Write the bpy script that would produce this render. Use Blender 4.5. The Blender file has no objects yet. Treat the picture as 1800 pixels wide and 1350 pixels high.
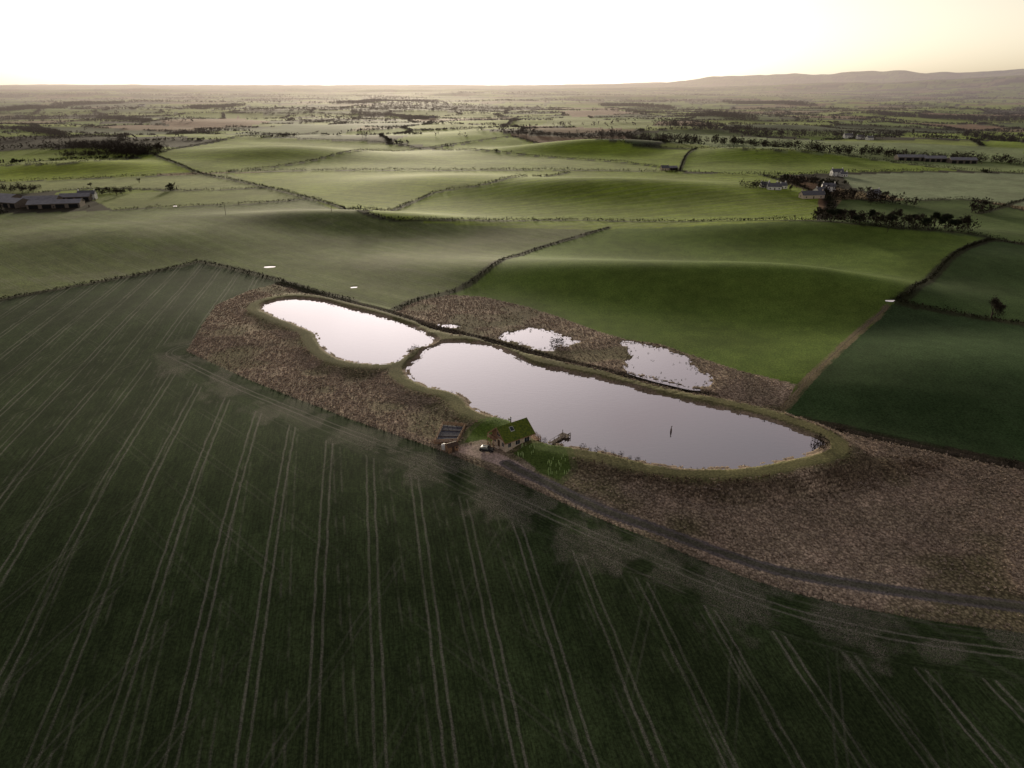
import bpy, math, numpy as np, random
from mathutils import Vector, Quaternion
rng=np.random.default_rng(7); random.seed(7)
H=100.0; PITCH=math.radians(23.7); FP=1200.0
SUN_AZ=math.radians(-9); SUN_EL=math.radians(7.5)
scene=bpy.context.scene
# ------------------------------------------------------------ numeric helpers
def vnoise(x,y,seed=0):
    ix=np.floor(x); iy=np.floor(y); fx=x-ix; fy=y-iy
    fx=fx*fx*(3-2*fx); fy=fy*fy*(3-2*fy)
    def h(a,b):
        s=np.sin(a*127.1+b*311.7+seed*74.7)*43758.5453
        return s-np.floor(s)
    return (h(ix,iy)*(1-fx)+h(ix+1,iy)*fx)*(1-fy)+(h(ix,iy+1)*(1-fx)+h(ix+1,iy+1)*fx)*fy
def fbm(x,y,o=4,seed=0):
    r=0; a=.5; t=0
    for i in range(o):
        r=r+a*vnoise(x*2**i+17*i,y*2**i-9*i,seed+i); t+=a; a*=.5
    return r/t
def sm(a,b,x):
    t=np.clip((x-a)/(b-a),0,1); return t*t*(3-2*t)
def ray(u,v):
    x=(u-900)/FP; y=-(v-675)/FP
    return x, math.cos(PITCH)+y*math.sin(PITCH), -math.sin(PITCH)+y*math.cos(PITCH)
def flat(u,v):
    x,y,z=ray(u,v); t=H/-z; return x*t,y*t
GA=[]
def G(u,v,amp,rx,ry,rot=0):
    x,y=flat(u,v); GA.append((x,y,amp,rx,ry,math.radians(rot)))
G(1150,497,10,120,33,-14); G(1430,510,6,60,31,-20); G(1480,415,10,120,42,-8); G(1720,465,6,60,42,0)
G(620,392,9,110,34,-6); G(250,420,6,110,60,5); G(1060,335,12,150,60,0); G(1040,262,20,170,75,0)
G(1330,275,14,120,70,0); G(500,272,14,160,90,0); G(150,292,8,130,60,0); G(800,320,7,100,60,0)
G(1700,660,6,60,40,0); G(1520,890,-2.6,60,26,-20); G(420,560,1.5,60,40,0)
def h0(x,y):
    r=np.hypot(x,y); az=np.degrees(np.arctan2(x,y))
    h=(fbm(x/620,y/420,4,3)-.5)*38*sm(650,1700,r)+(fbm(x/2600,y/1800,3,9)-.5)*80*sm(2500,7000,r)
    for (cx,cy,a,rx,ry,ro) in GA:
        dx=x-cx; dy=y-cy; c,s=math.cos(ro),math.sin(ro)
        p=(dx*c+dy*s)/rx; q=(-dx*s+dy*c)/ry
        h=h+a*np.exp(-(p*p+q*q))
    t=np.clip(190-y,0,400); h=h-np.where(t<70,t*t/140*.12,(t-35)*.12)*sm(-60,60,y+60)  # foreground slope added to darken the near field under the low sun
    # upland ranges on the skyline
    k=sm(-2,34,az)*(1-sm(60,90,az))
    n=fbm(az/5+3,r/9000,4,21)
    n2=fbm(az/9+30,r/6000,4,25)
    h=h+np.exp(-((r-19000)/3000)**2)*(50+k*430*(.30+1.0*n))
    h=h+np.exp(-((r-11500)/1800)**2)*(15+k*250*(.1+.9*n2))
    h=h+np.exp(-((r-30000)/5000)**2)*(70+k*450*n)
    return h
TS=np.geomspace(60,60000,1400)
def P(u,v):
    """ground point surveyed along a sight line: first meeting with the terrain"""
    dx,dy,dz=ray(u,v); g=(H+dz*TS)-h0(dx*TS,dy*TS); i=np.nonzero(g<0)[0]
    if len(i)==0: t=H/-dz
    else:
        i=max(i[0],1); a,b=TS[i-1],TS[i]; t=a+(b-a)*g[i-1]/(g[i-1]-g[i])
    return (dx*t,dy*t)
def PP(l): return np.array([P(*p) for p in l])
def smooth(pts,closed=True,n=5):
    pts=np.array(pts); N=len(pts); out=[]
    for i in range(N if closed else N-1):
        if closed: a,b,c,d=pts[(i-1)%N],pts[i],pts[(i+1)%N],pts[(i+2)%N]
        else: a,b,c,d=pts[max(i-1,0)],pts[i],pts[i+1],pts[min(i+2,N-1)]
        for k in range(n):
            t=k/n
            out.append(.5*((2*b)+(-a+c)*t+(2*a-5*b+4*c-d)*t*t+(-a+3*b-3*c+d)*t**3))
    if not closed: out.append(pts[-1])
    return np.array(out)
def inside(x,y,poly):
    res=np.zeros(x.shape,bool)
    m=(x>=poly[:,0].min())&(x<=poly[:,0].max())&(y>=poly[:,1].min())&(y<=poly[:,1].max())
    idx=np.nonzero(m)[0]
    if len(idx)==0: return res
    X=x[idx]; Y=y[idx]; r=np.zeros(len(idx),bool); n=len(poly)
    for i in range(n):
        x1,y1=poly[i]; x2,y2=poly[(i+1)%n]
        if y1==y2: continue
        c=((y1>Y)!=(y2>Y)); r^=c&(X<(x2-x1)*(Y-y1)/(y2-y1)+x1)
    res[idx]=r; return res
def dline(x,y,line,closed=False,maxd=60.):
    """distance to polyline, capped at maxd"""
    out=np.full(x.shape,maxd)
    n=len(line)
    for i in range(n if closed else n-1):
        x1,y1=line[i]; x2,y2=line[(i+1)%n]
        m=(x>min(x1,x2)-maxd)&(x<max(x1,x2)+maxd)&(y>min(y1,y2)-maxd)&(y<max(y1,y2)+maxd)
        idx=np.nonzero(m)[0]
        if len(idx)==0: continue
        dx,dy=x2-x1,y2-y1; L=dx*dx+dy*dy+1e-9
        t=np.clip(((x[idx]-x1)*dx+(y[idx]-y1)*dy)/L,0,1)
        d=np.hypot(x[idx]-x1-t*dx,y[idx]-y1-t*dy)
        out[idx]=np.minimum(out[idx],d)
    return out
def sdf(x,y,poly,maxd=30.):
    d=dline(x,y,poly,True,maxd); return np.where(inside(x,y,poly),-d,d)
# ------------------------------------------------------------ site outlines traced in image pixels, projected onto the terrain
pondA=smooth(PP([(460,540),(472,531),(510,525),(560,529),(600,539),(650,552),(700,568),(740,583),(764,600),(757,607),(740,610),(722,616),(706,630),(685,640),(640,640),(600,632),(575,617),(562,600),(554,584),(530,571),(500,559),(475,548)]))
pondB=smooth(PP([(722,642),(738,632),(748,618),(764,610),(792,604),(830,606),(870,613),(895,624),(925,640),(950,648),(1000,658),(1050,668),(1100,681),(1150,695),(1200,706),(1250,717),(1300,729),(1350,743),(1400,760),(1435,777),(1446,789),(1435,800),(1400,812),(1350,826),(1300,834),(1250,836),(1200,833),(1150,826),(1100,813),(1050,799),(1000,789),(960,781),(938,770),(920,752),(890,738),(860,731),(835,720),(815,700),(790,689),(750,680),(725,667),(717,654)]))
poolC=smooth(PP([(880,592),(910,580),(935,577),(960,580),(980,588),(1015,600),(1008,606),(985,607),(965,615),(940,612),(910,603)]))
poolD=smooth(PP([(1096,601),(1130,606),(1180,617),(1205,628),(1220,645),(1247,660),(1243,675),(1220,680),(1180,672),(1140,662),(1105,650),(1100,635),(1110,622)]))
poolE=smooth(PP([(768,570),(790,570),(808,574),(798,577),(778,574)]))
U=[(490,498),(560,517),(620,532),(680,548),(760,574),(860,600),(960,627),(1060,651),(1160,673),(1240,691),(1330,709),(1420,726),(1500,743),(1600,766),(1700,786),(1800,806),(1950,836),(2200,885)]
L=[(328,617),(450,672),(560,715),(640,745),(770,790),(870,832),(950,866),(1050,910),(1150,949),(1250,985),(1350,1014),(1450,1038),(1600,1068),(1800,1095),(2000,1122),(2300,1165)]
Uw=smooth(PP(U),False); Lw=smooth(PP(L),False)
site=np.concatenate([PP([(440,510),(380,535),(350,580)]),Lw,Uw[::-1]])
marsh=np.concatenate([PP([(690,547),(740,527),(790,518),(850,522),(930,540),(990,560),(1050,582),(1100,597),(1160,605),(1230,628),(1300,652),(1400,674),(1374,712)]),smooth(PP([(1330,712),(1240,694),(1160,676),(1060,654),(960,630),(860,603),(760,577)]),False)])
damslope=smooth(PP([(1000,812),(1100,830),(1200,850),(1300,858),(1400,848),(1480,812),(1530,792),(1650,800),(1640,812),(1540,838),(1450,866),(1330,880),(1200,874),(1100,856),(1010,832)]))
track=smooth(PP([(890,815),(915,829),(960,850),(1000,870),(1050,893),(1100,912),(1150,928),(1200,943),(1250,957),(1300,970),(1350,983),(1400,993),(1500,1010),(1600,1025),(1700,1038),(1800,1050),(2000,1075),(2300,1110)]),False)
yard=PP([(806,786),(850,776),(866,790),(890,800),(915,812),(935,826),(925,840),(880,824),(800,796)])
lawn=PP([(806,783),(826,757),(848,745),(872,740),(900,742),(925,760),(868,782),(850,776)])
lawn2=PP([(893,800),(930,784),(960,784),(1000,796),(1010,830),(985,852),(945,836),(915,812)])
fpath=smooth(PP([(1560,538),(1520,575),(1470,620),(1420,668),(1372,712)]),False)
PUD=[(475,469,4.5,1.6),(625,505,2.5,1.2),(1565,528,2.5,1.6),(355,229,22,14),(300,362,7,3),(1180,298,6,5),(480,330,3,2)]
PUDW=[(*P(p[0],p[1]),p[2],p[3]) for p in PUD]
PUDZ=[float(h0(np.array([p[0]]),np.array([p[1]]))[0]) for p in PUDW]
WL=.35
def height(x,y,fine=True):
    x=np.asarray(x,float); y=np.asarray(y,float)
    h=h0(x,y)
    m=np.nonzero((np.hypot(x,y)<640)&(y>60))[0]
    if len(m):
        X=x[m]; Y=y[m]; hh=h[m].copy()
        n=(fbm(X/3,Y/3,3,5)-.5)*1.6
        dA=sdf(X,Y,pondA,34); dB=sdf(X,Y,pondB,34); d=np.minimum(dA,dB)+n*.6
        w=sm(30,6,d); hh=hh*(1-w)            # pond platform is level
        bank=np.where(d<0, WL-np.clip(-d*.5,0,1.6), WL+np.minimum(d*.45,.9)*1.0)
        fall=sm(14,5,d)
        # outside ground falls away behind the eastern dam
        ex=sm(30,70,X)*sm(7,15,d)*sm(22,-8,Y-(228-.42*(X-60)))
        gnd=hh-2.6*ex
        hh=gnd*(1-fall)+bank*fall
        for pl in (poolC,poolD,poolE):
            dd=sdf(X,Y,pl,22)+(fbm(X/2.2,Y/2.2,3,8)-.5)*3.5
            ww=sm(11,4,dd); tgt=np.where(dd<0,-.35,.12+(fbm(X,Y,2,4)-.5)*.1)
            hh=hh*(1-ww)+tgt*ww
        dt=dline(X,Y,track,False,6); hh=hh-.12*sm(2.6,1.8,dt)+.08*sm(.7,.2,dt)
        # drainage ditch along the north boundary
        du=dline(X,Y,Uw,False,8); hh=hh-.9*sm(2.2,.6,du)
        h[m]=hh
    for (px,py,ra,rb),pz in zip(PUDW,PUDZ):
        q=np.hypot((x-px)/ra,(y-py)/rb); s=np.nonzero(q<3)[0]
        if len(s):
            w=sm(3,1.3,q[s]); edge=q[s]+(fbm(x[s]/ra*2,y[s]/ra*2,3,2)-.5)*.9
            h[s]=h[s]*(1-w)+(pz-.35*sm(1.05,.85,edge))*w
    return h
def zat(x,y): return float(height(np.array([x]),np.array([y]))[0])
# ------------------------------------------------------------ materials
def N(nt,t,**k):
    n=nt.nodes.new(t)
    for a,b in k.items(): setattr(n,a,b)
    return n
class M:
    def __init__(s,nt): s.nt=nt
    def m(s,op,a,b=None,c=None,clamp=False):
        n=N(s.nt,'ShaderNodeMath',operation=op,use_clamp=clamp)
        for i,v in enumerate((a,b,c)):
            if v is None: continue
            if isinstance(v,(int,float)): n.inputs[i].default_value=v
            else: s.nt.links.new(v,n.inputs[i])
        return n.outputs[0]
    def mix(s,f,a,b,bt='MIX'):
        n=N(s.nt,'ShaderNodeMix',data_type='RGBA',blend_type=bt); n.clamp_factor=True
        for sock,v in ((n.inputs[0],f),(n.inputs[6],a),(n.inputs[7],b)):
            if isinstance(v,(int,float)): sock.default_value=v
            elif isinstance(v,tuple): sock.default_value=(*v,1)
            else: s.nt.links.new(v,sock)
        return n.outputs[2]
    def noise(s,vec,scale,detail=4,rough=.6,out=0):
        n=N(s.nt,'ShaderNodeTexNoise'); n.inputs['Scale'].default_value=scale
        n.inputs['Detail'].default_value=detail; n.inputs['Roughness'].default_value=rough
        if vec is not None: s.nt.links.new(vec,n.inputs['Vector'])
        return n.outputs[out]
    def ramp(s,v,a,b,c=0.,d=1.):
        n=N(s.nt,'ShaderNodeMapRange',interpolation_type='SMOOTHSTEP')
        n.inputs[1].default_value=a; n.inputs[2].default_value=b; n.inputs[3].default_value=c; n.inputs[4].default_value=d
        s.nt.links.new(v,n.inputs[0]); return n.outputs[0]
# painted haze: emission mixed into every material by distance from origin, brighter sunward
hz=bpy.data.node_groups.new('painted_haze','ShaderNodeTree')
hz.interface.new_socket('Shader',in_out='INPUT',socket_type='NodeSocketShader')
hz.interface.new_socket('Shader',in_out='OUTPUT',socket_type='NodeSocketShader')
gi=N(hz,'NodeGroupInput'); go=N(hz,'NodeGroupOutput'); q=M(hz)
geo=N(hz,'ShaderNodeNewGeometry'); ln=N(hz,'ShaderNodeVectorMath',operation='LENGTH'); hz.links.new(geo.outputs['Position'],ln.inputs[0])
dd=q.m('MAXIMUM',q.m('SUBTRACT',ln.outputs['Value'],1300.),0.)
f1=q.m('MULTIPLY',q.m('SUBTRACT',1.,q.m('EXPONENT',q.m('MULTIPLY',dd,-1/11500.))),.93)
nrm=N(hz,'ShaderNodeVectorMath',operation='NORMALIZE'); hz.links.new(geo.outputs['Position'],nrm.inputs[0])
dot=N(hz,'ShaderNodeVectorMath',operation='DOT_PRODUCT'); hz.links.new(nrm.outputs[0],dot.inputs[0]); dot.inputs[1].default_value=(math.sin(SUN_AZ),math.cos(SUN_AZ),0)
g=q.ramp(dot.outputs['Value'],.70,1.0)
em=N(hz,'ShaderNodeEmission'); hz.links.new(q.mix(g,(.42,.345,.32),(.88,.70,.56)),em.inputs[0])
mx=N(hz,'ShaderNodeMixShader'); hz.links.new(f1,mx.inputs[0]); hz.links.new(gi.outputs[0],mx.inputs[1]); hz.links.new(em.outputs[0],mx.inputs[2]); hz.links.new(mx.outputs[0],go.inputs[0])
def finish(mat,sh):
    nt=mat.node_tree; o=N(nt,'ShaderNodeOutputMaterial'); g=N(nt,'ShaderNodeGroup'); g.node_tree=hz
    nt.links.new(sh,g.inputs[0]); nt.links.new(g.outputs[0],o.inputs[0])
def newmat(name):
    m=bpy.data.materials.new(name); m.use_nodes=True; m.node_tree.nodes.clear(); return m,m.node_tree
def simple(name,ca,cb=None,scale=1.,rough=.9,spec=.2,metal=0,coord='obj'):
    m,nt=newmat(name); q=M(nt); b=N(nt,'ShaderNodeBsdfPrincipled')
    b.inputs['Roughness'].default_value=rough; b.inputs['Specular IOR Level'].default_value=spec; b.inputs['Metallic'].default_value=metal
    g=N(nt,'ShaderNodeNewGeometry')
    if cb is None: cb=tuple(c*.65 for c in ca)
    nt.links.new(q.mix(q.ramp(q.noise(g.outputs['Position'],scale,4,.7),.35,.65),ca,cb),b.inputs['Base Color'])
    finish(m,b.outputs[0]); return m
# ground
gm,nt=newmat('ground'); q=M(nt); geo=N(nt,'ShaderNodeNewGeometry'); pos=geo.outputs['Position']
def att(n):
    a=N(nt,'ShaderNodeAttribute'); a.attribute_name=n; return a
col=att('Col').outputs['Color']; msk=N(nt,'ShaderNodeSeparateColor'); nt.links.new(att('Msk').outputs['Color'],msk.inputs[0])
tram,tus,frost=msk.outputs
crd=N(nt,'ShaderNodeSeparateXYZ'); nt.links.new(att('Crd').outputs['Vector'],crd.inputs[0]); S,T=crd.outputs[0],crd.outputs[1]
nf=q.noise(pos,1.6,4,.8); nm=q.noise(pos,.12,3,.65); nl=q.noise(pos,.018,3,.6); nvf=q.noise(pos,4.2,3,.75)
cmb=N(nt,'ShaderNodeCombineXYZ'); nt.links.new(q.m('MULTIPLY',S,2.2),cmb.inputs[0]); nt.links.new(q.m('MULTIPLY',T,.16),cmb.inputs[1])
nrow=q.noise(cmb.outputs[0],1.,4,.75)
cmb2=N(nt,'ShaderNodeCombineXYZ'); nt.links.new(q.m('MULTIPLY',S,.16),cmb2.inputs[0]); nt.links.new(q.m('MULTIPLY',T,.006),cmb2.inputs[1])
nband=q.noise(cmb2.outputs[0],1.,2,.6)
Sw=q.m('ADD',S,q.m('MULTIPLY',q.m('SUBTRACT',nm,.5),.9))
def lines(s,period,half,w0,w1):
    u=q.m('ABSOLUTE',q.m('SUBTRACT',q.m('FLOORED_MODULO',s,period),period/2))
    return q.ramp(q.m('ABSOLUTE',q.m('SUBTRACT',u,half)),w0,w1,1.,0.)
ta=lines(Sw,12.,1.0,.10,.42)
brk=q.ramp(nvf,.38,.62)
brk2=q.ramp(nl,.38,.55,.45,1.)
t1=q.m('MULTIPLY',q.m('MULTIPLY',ta,q.m('ADD',.12,q.m('MULTIPLY',brk,1.))),brk2)
s2=q.m('ADD',q.m('MULTIPLY',Sw,.80),q.m('MULTIPLY',T,.60)); s3=q.m('ADD',q.m('MULTIPLY',Sw,.86),q.m('MULTIPLY',T,-.50))
s4=q.m('ADD',q.m('MULTIPLY',Sw,.995),q.m('MULTIPLY',T,.05))
t2=q.m('MULTIPLY',lines(s2,13.,.95,.05,.40),q.ramp(nl,.45,.62))
t3=q.m('MULTIPLY',lines(s3,19.,.95,.05,.40),q.ramp(nl,.55,.4))
t4=q.m('MULTIPLY',lines(s4,12.6,1.0,.05,.45),q.ramp(nm,.4,.6))
tt=q.m('MULTIPLY',q.m('ADD',q.m('MULTIPLY',t1,1.),q.m('MULTIPLY',q.m('MULTIPLY',q.m('ADD',q.m('MULTIPLY',t4,1.5),q.m('ADD',t2,t3)),.28),q.m('ADD',.2,brk))),tram,clamp=True)
c=q.mix(1.,col,q.mix(q.ramp(nf,.3,.7),(.5,.5,.5),(1.48,1.48,1.48)),'MULTIPLY')
c=q.mix(1.,c,q.mix(q.ramp(nl,.35,.65),(.85,.83,.8),(1.15,1.15,1.1)),'MULTIPLY')
c=q.mix(1.,c,q.mix(q.ramp(nm,.35,.65),(.88,.9,.86),(1.12,1.10,1.1)),'MULTIPLY')
c=q.mix(q.m('MULTIPLY',tram,.9),c,q.mix(1.,c,q.mix(q.ramp(nrow,.3,.7),(.55,.55,.52),(1.48,1.46,1.42)),'MULTIPLY'))
c=q.mix(q.m('MULTIPLY',tram,.8),c,q.mix(1.,c,q.mix(q.ramp(nband,.35,.65),(.82,.83,.82),(1.18,1.17,1.17)),'MULTIPLY'))
c=q.mix(q.m('MULTIPLY',tt,.62),c,(.27,.25,.21))
c=q.mix(q.m('MULTIPLY',q.m('MULTIPLY',frost,q.ramp(nvf,.42,.68)),.9),c,(.34,.29,.25))
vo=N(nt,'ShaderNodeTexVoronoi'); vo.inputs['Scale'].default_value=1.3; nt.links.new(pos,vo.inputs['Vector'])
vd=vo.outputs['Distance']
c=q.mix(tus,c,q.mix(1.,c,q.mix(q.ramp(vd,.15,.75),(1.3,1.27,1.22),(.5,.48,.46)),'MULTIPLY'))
bs=N(nt,'ShaderNodeBsdfPrincipled'); bs.inputs['Roughness'].default_value=.9; bs.inputs['Specular IOR Level'].default_value=.05
nt.links.new(c,bs.inputs['Base Color'])
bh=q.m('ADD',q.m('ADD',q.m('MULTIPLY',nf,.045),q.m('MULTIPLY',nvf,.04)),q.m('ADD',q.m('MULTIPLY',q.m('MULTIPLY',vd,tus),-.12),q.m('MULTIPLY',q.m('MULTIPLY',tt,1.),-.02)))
bp=N(nt,'ShaderNodeBump'); bp.inputs['Strength'].default_value=.5; bp.inputs['Distance'].default_value=.8
nt.links.new(bh,bp.inputs['Height']); nt.links.new(bp.outputs[0],bs.inputs['Normal'])
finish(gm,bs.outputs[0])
# water
wm,nt=newmat('water'); q=M(nt); geo=N(nt,'ShaderNodeNewGeometry')
df=N(nt,'ShaderNodeBsdfDiffuse'); df.inputs[0].default_value=(.02,.022,.02,1)
gl=N(nt,'ShaderNodeBsdfGlossy'); gl.inputs['Roughness'].default_value=.04; gl.inputs[0].default_value=(.93,.865,.88,1)
fr=N(nt,'ShaderNodeFresnel'); fr.inputs[0].default_value=1.33
bp=N(nt,'ShaderNodeBump'); bp.inputs['Strength'].default_value=.3; bp.inputs['Distance'].default_value=.05
mp=N(nt,'ShaderNodeMapping'); mp.inputs['Scale'].default_value=(.5,1.6,1); nt.links.new(geo.outputs['Position'],mp.inputs[0])
nt.links.new(q.noise(mp.outputs[0],.9,4,.6),bp.inputs['Height']); nt.links.new(bp.outputs[0],gl.inputs['Normal'])
mx=N(nt,'ShaderNodeMixShader'); nt.links.new(q.m('ADD',.28,q.m('MULTIPLY',fr.outputs[0],3.5),clamp=True),mx.inputs[0])
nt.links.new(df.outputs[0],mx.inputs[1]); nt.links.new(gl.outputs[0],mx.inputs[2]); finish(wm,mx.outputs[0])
mHedge=simple('hedge_twigs',(.030,.027,.013),(.015,.016,.008),.5,.95,.1)
mTwig=simple('bare_twigs',(.045,.033,.024),(.022,.018,.013),.3,.95,.1)
mPine=simple('dark_foliage',(.03,.035,.018),(.016,.02,.01),.4,.95,.1)
mBark=simple('bark',(.07,.055,.04),(.04,.03,.025),2,.95,.1)
mTuss=simple('tussock_grass',(.56,.46,.36),(.30,.24,.185),.5,.95,.1)
mTussD=simple('dark_tussock_grass',(.26,.195,.14),(.11,.085,.06),.5,.95,.1)
mRush=simple('rushes',(.14,.115,.06),(.06,.06,.03),.8,.95,.1)
mWood=simple('timber',(.36,.22,.13),(.24,.145,.09),1.5,.75,.2)
mWoodD=simple('dark_timber',(.10,.065,.045),(.06,.04,.03),2,.8,.2)
mPost=simple('weathered_wood',(.22,.18,.14),(.12,.10,.085),2,.9,.1)
mStone=simple('pale_stone',(.70,.58,.45),(.52,.42,.33),2.2,.9,.15)
mSod=simple('sod_roof',(.15,.18,.028),(.06,.09,.022),1.6,.95,.05)
mGlass=simple('window_glass',(.03,.035,.045),None,1,.08,.8)
mWhite=simple('white_render',(.82,.80,.77),(.72,.70,.66),.8,.8,.2)
mFrame=simple('window_frame',(.7,.68,.65),None,2,.5,.3)
mSlate=simple('slate_roof',(.12,.12,.135),(.08,.08,.09),1.,.6,.3)
mSheet=simple('sheet_roof',(.20,.20,.21),(.13,.13,.14),.3,.5,.4)
mPaint=simple('car_paint',(.02,.024,.03),None,1,.25,.6,.3)
mTyre=simple('tyre',(.015,.015,.015),None,1,.8,.2)
mRim=simple('rim',(.4,.4,.4),None,1,.35,.5,.8)
mLamp=simple('car_lamp',(.5,.45,.4),None,1,.2,.6)
mRed=simple('tail_lamp',(.35,.02,.02),None,1,.2,.6)
mMetal=simple('flue_metal',(.10,.10,.10),None,1,.4,.5,.6)
mTank=simple('white_tank',(.72,.72,.70),None,1,.45,.4)
mGuard=simple('tree_guard',(.36,.50,.18),(.46,.56,.28),2,.6,.3)
mCover=simple('bed_cover',(.05,.052,.07),(.08,.08,.10),1.5,.8,.1)
# ------------------------------------------------------------ mesh helpers
def link(o):
    scene.collection.objects.link(o); return o
def soup(name,V,F,mat,smoothf=False):
    me=bpy.data.meshes.new(name); V=np.asarray(V,np.float32); F=np.asarray(F,np.int32); k=F.shape[1]
    me.vertices.add(len(V)); me.vertices.foreach_set('co',V.ravel())
    me.loops.add(F.size); me.loops.foreach_set('vertex_index',F.ravel())
    me.polygons.add(len(F)); me.polygons.foreach_set('loop_start',np.arange(0,F.size,k,dtype=np.int32))
    me.update(calc_edges=True)
    if smoothf: me.polygons.foreach_set('use_smooth',np.ones(len(F),bool))
    if mat: me.materials.append(mat)
    return link(bpy.data.objects.new(name,me))
def clumps(name,C,R,Hh,nt_,mat,size=.55):
    """twiggy masses: nt_ small random faces filling an uneven crown at each centre C (base), radius R, height Hh"""
    n=len(C); R=np.broadcast_to(R,(n,)); Hh=np.broadcast_to(Hh,(n,))
    d=rng.normal(size=(n,nt_,3)); d/=np.linalg.norm(d,axis=2,keepdims=True)
    rad=rng.uniform(.35,1.08,size=(n,nt_,1))
    c=d*rad; c[:,:,:2]*=R[:,None,None]; c[:,:,2]=(c[:,:,2]*.5+.5)*Hh[:,None]
    c+=C[:,None,:]
    s=(R*size)[:,None,None,None]
    tri=rng.normal(size=(n,nt_,3,3))*.62; tri[...,2]*=1.15
    V=(c[:,:,None,:]+tri*s).reshape(-1,3)
    return soup(name,V,np.arange(len(V)).reshape(-1,3),mat)
def along(line,step,jit):
    out=[]
    for a,b in zip(line[:-1],line[1:]):
        L_=np.linalg.norm(b-a); k=max(1,int(L_/step)); t=(np.arange(k)+rng.random(k))/k
        out.append(a+(b-a)*t[:,None])
    o=np.concatenate(out); return o+rng.normal(size=o.shape)*jit
def to3(xy,dz=0): return np.column_stack([xy,height(xy[:,0],xy[:,1])+dz])
# ------------------------------------------------------------ terrain sheet
Az=np.radians(np.concatenate([np.arange(-180,-53,3.),np.arange(-52.5,52.5,.088),np.arange(53,180,3.)]))
dep=np.radians(np.arange(62,1.0,-.082))
R1=H/np.tan(dep)
Rr=np.concatenate([[.02,8,20,30,40,47],R1,np.geomspace(R1[-1]*1.02,42000,120)])
na,nr=len(Az),len(Rr)
RR,AA=np.meshgrid(Rr,Az,indexing='ij'); X=(RR*np.sin(AA)).ravel(); Y=(RR*np.cos(AA)).ravel()
Z=height(X,Y)
i=np.arange(nr-1)[:,None]; j=np.arange(na)[None,:]; j2=(j+1)%na
F=np.stack([i*na+j,i*na+j2,(i+1)*na+j2,(i+1)*na+j],-1).reshape(-1,4)
ground=soup('ground',np.column_stack([X,Y,Z]),F,gm,True)
# --- land cover
r=np.hypot(X,Y); n=len(X)
colA=np.zeros((n,3)); tr=np.zeros(n); tu=np.zeros(n); frs=np.zeros(n); ang=np.zeros(n)
def vor(x,y,cs=260.,asp=.75,seed=1):
    wx=x+(fbm(x/300,y/300,2,40)-.5)*90; wy=y+(fbm(x/300,y/300,2,41)-.5)*60
    gx=wx/cs; gy=wy/(cs*asp); ix=np.floor(gx); iy=np.floor(gy)
    f1=np.full(x.shape,9e9); f2=f1.copy(); idd=np.zeros(x.shape)
    for a in (-1,0,1):
        for b in (-1,0,1):
            cx=ix+a; cy=iy+b
            h1=np.sin(cx*12.9898+cy*78.233+seed)*43758.5453; h1-=np.floor(h1)
            h2=np.sin(cx*39.34+cy*11.135+seed)*24634.6345; h2-=np.floor(h2)
            d=np.hypot((cx+.15+.7*h1-gx)*cs,(cy+.15+.7*h2-gy)*cs*asp)
            h3=np.sin(cx*5.17+cy*91.7+seed)*9631.73; h3-=np.floor(h3)
            m=d<f1; f2=np.where(m,f1,np.minimum(f2,d)); idd=np.where(m,h3,idd); f1=np.where(m,d,f1)
    return f2-f1,idd
PAL=np.array([(.16,.225,.020),(.115,.175,.022),(.07,.105,.02),(.21,.26,.06),(.17,.225,.03),(.16,.095,.055),(.042,.062,.02),(.18,.24,.022),(.18,.135,.075)])
far=r>430
e,idd=vor(X[far],Y[far]); cc=PAL[(idd*len(PAL)).astype(int)%len(PAL)]
cc=cc*(1-.88*sm(16,7,e)*1.0)[:,None]
wn=fbm(X[far]/500+7,Y[far]/260,3,50); cc=np.where((wn>.63)[:,None],np.array([.03,.026,.016]),cc)
colA[far]=cc; tr[far]=.35; ang[far]=idd*6.28
NEAR=(.032,.049,.020)  # crop albedo darkened to imitate lens vignetting along the lower edge
nearm=r<470
colA[nearm]=NEAR; tr[nearm]=1.; ang[nearm]=math.radians(-11.5)
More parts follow.
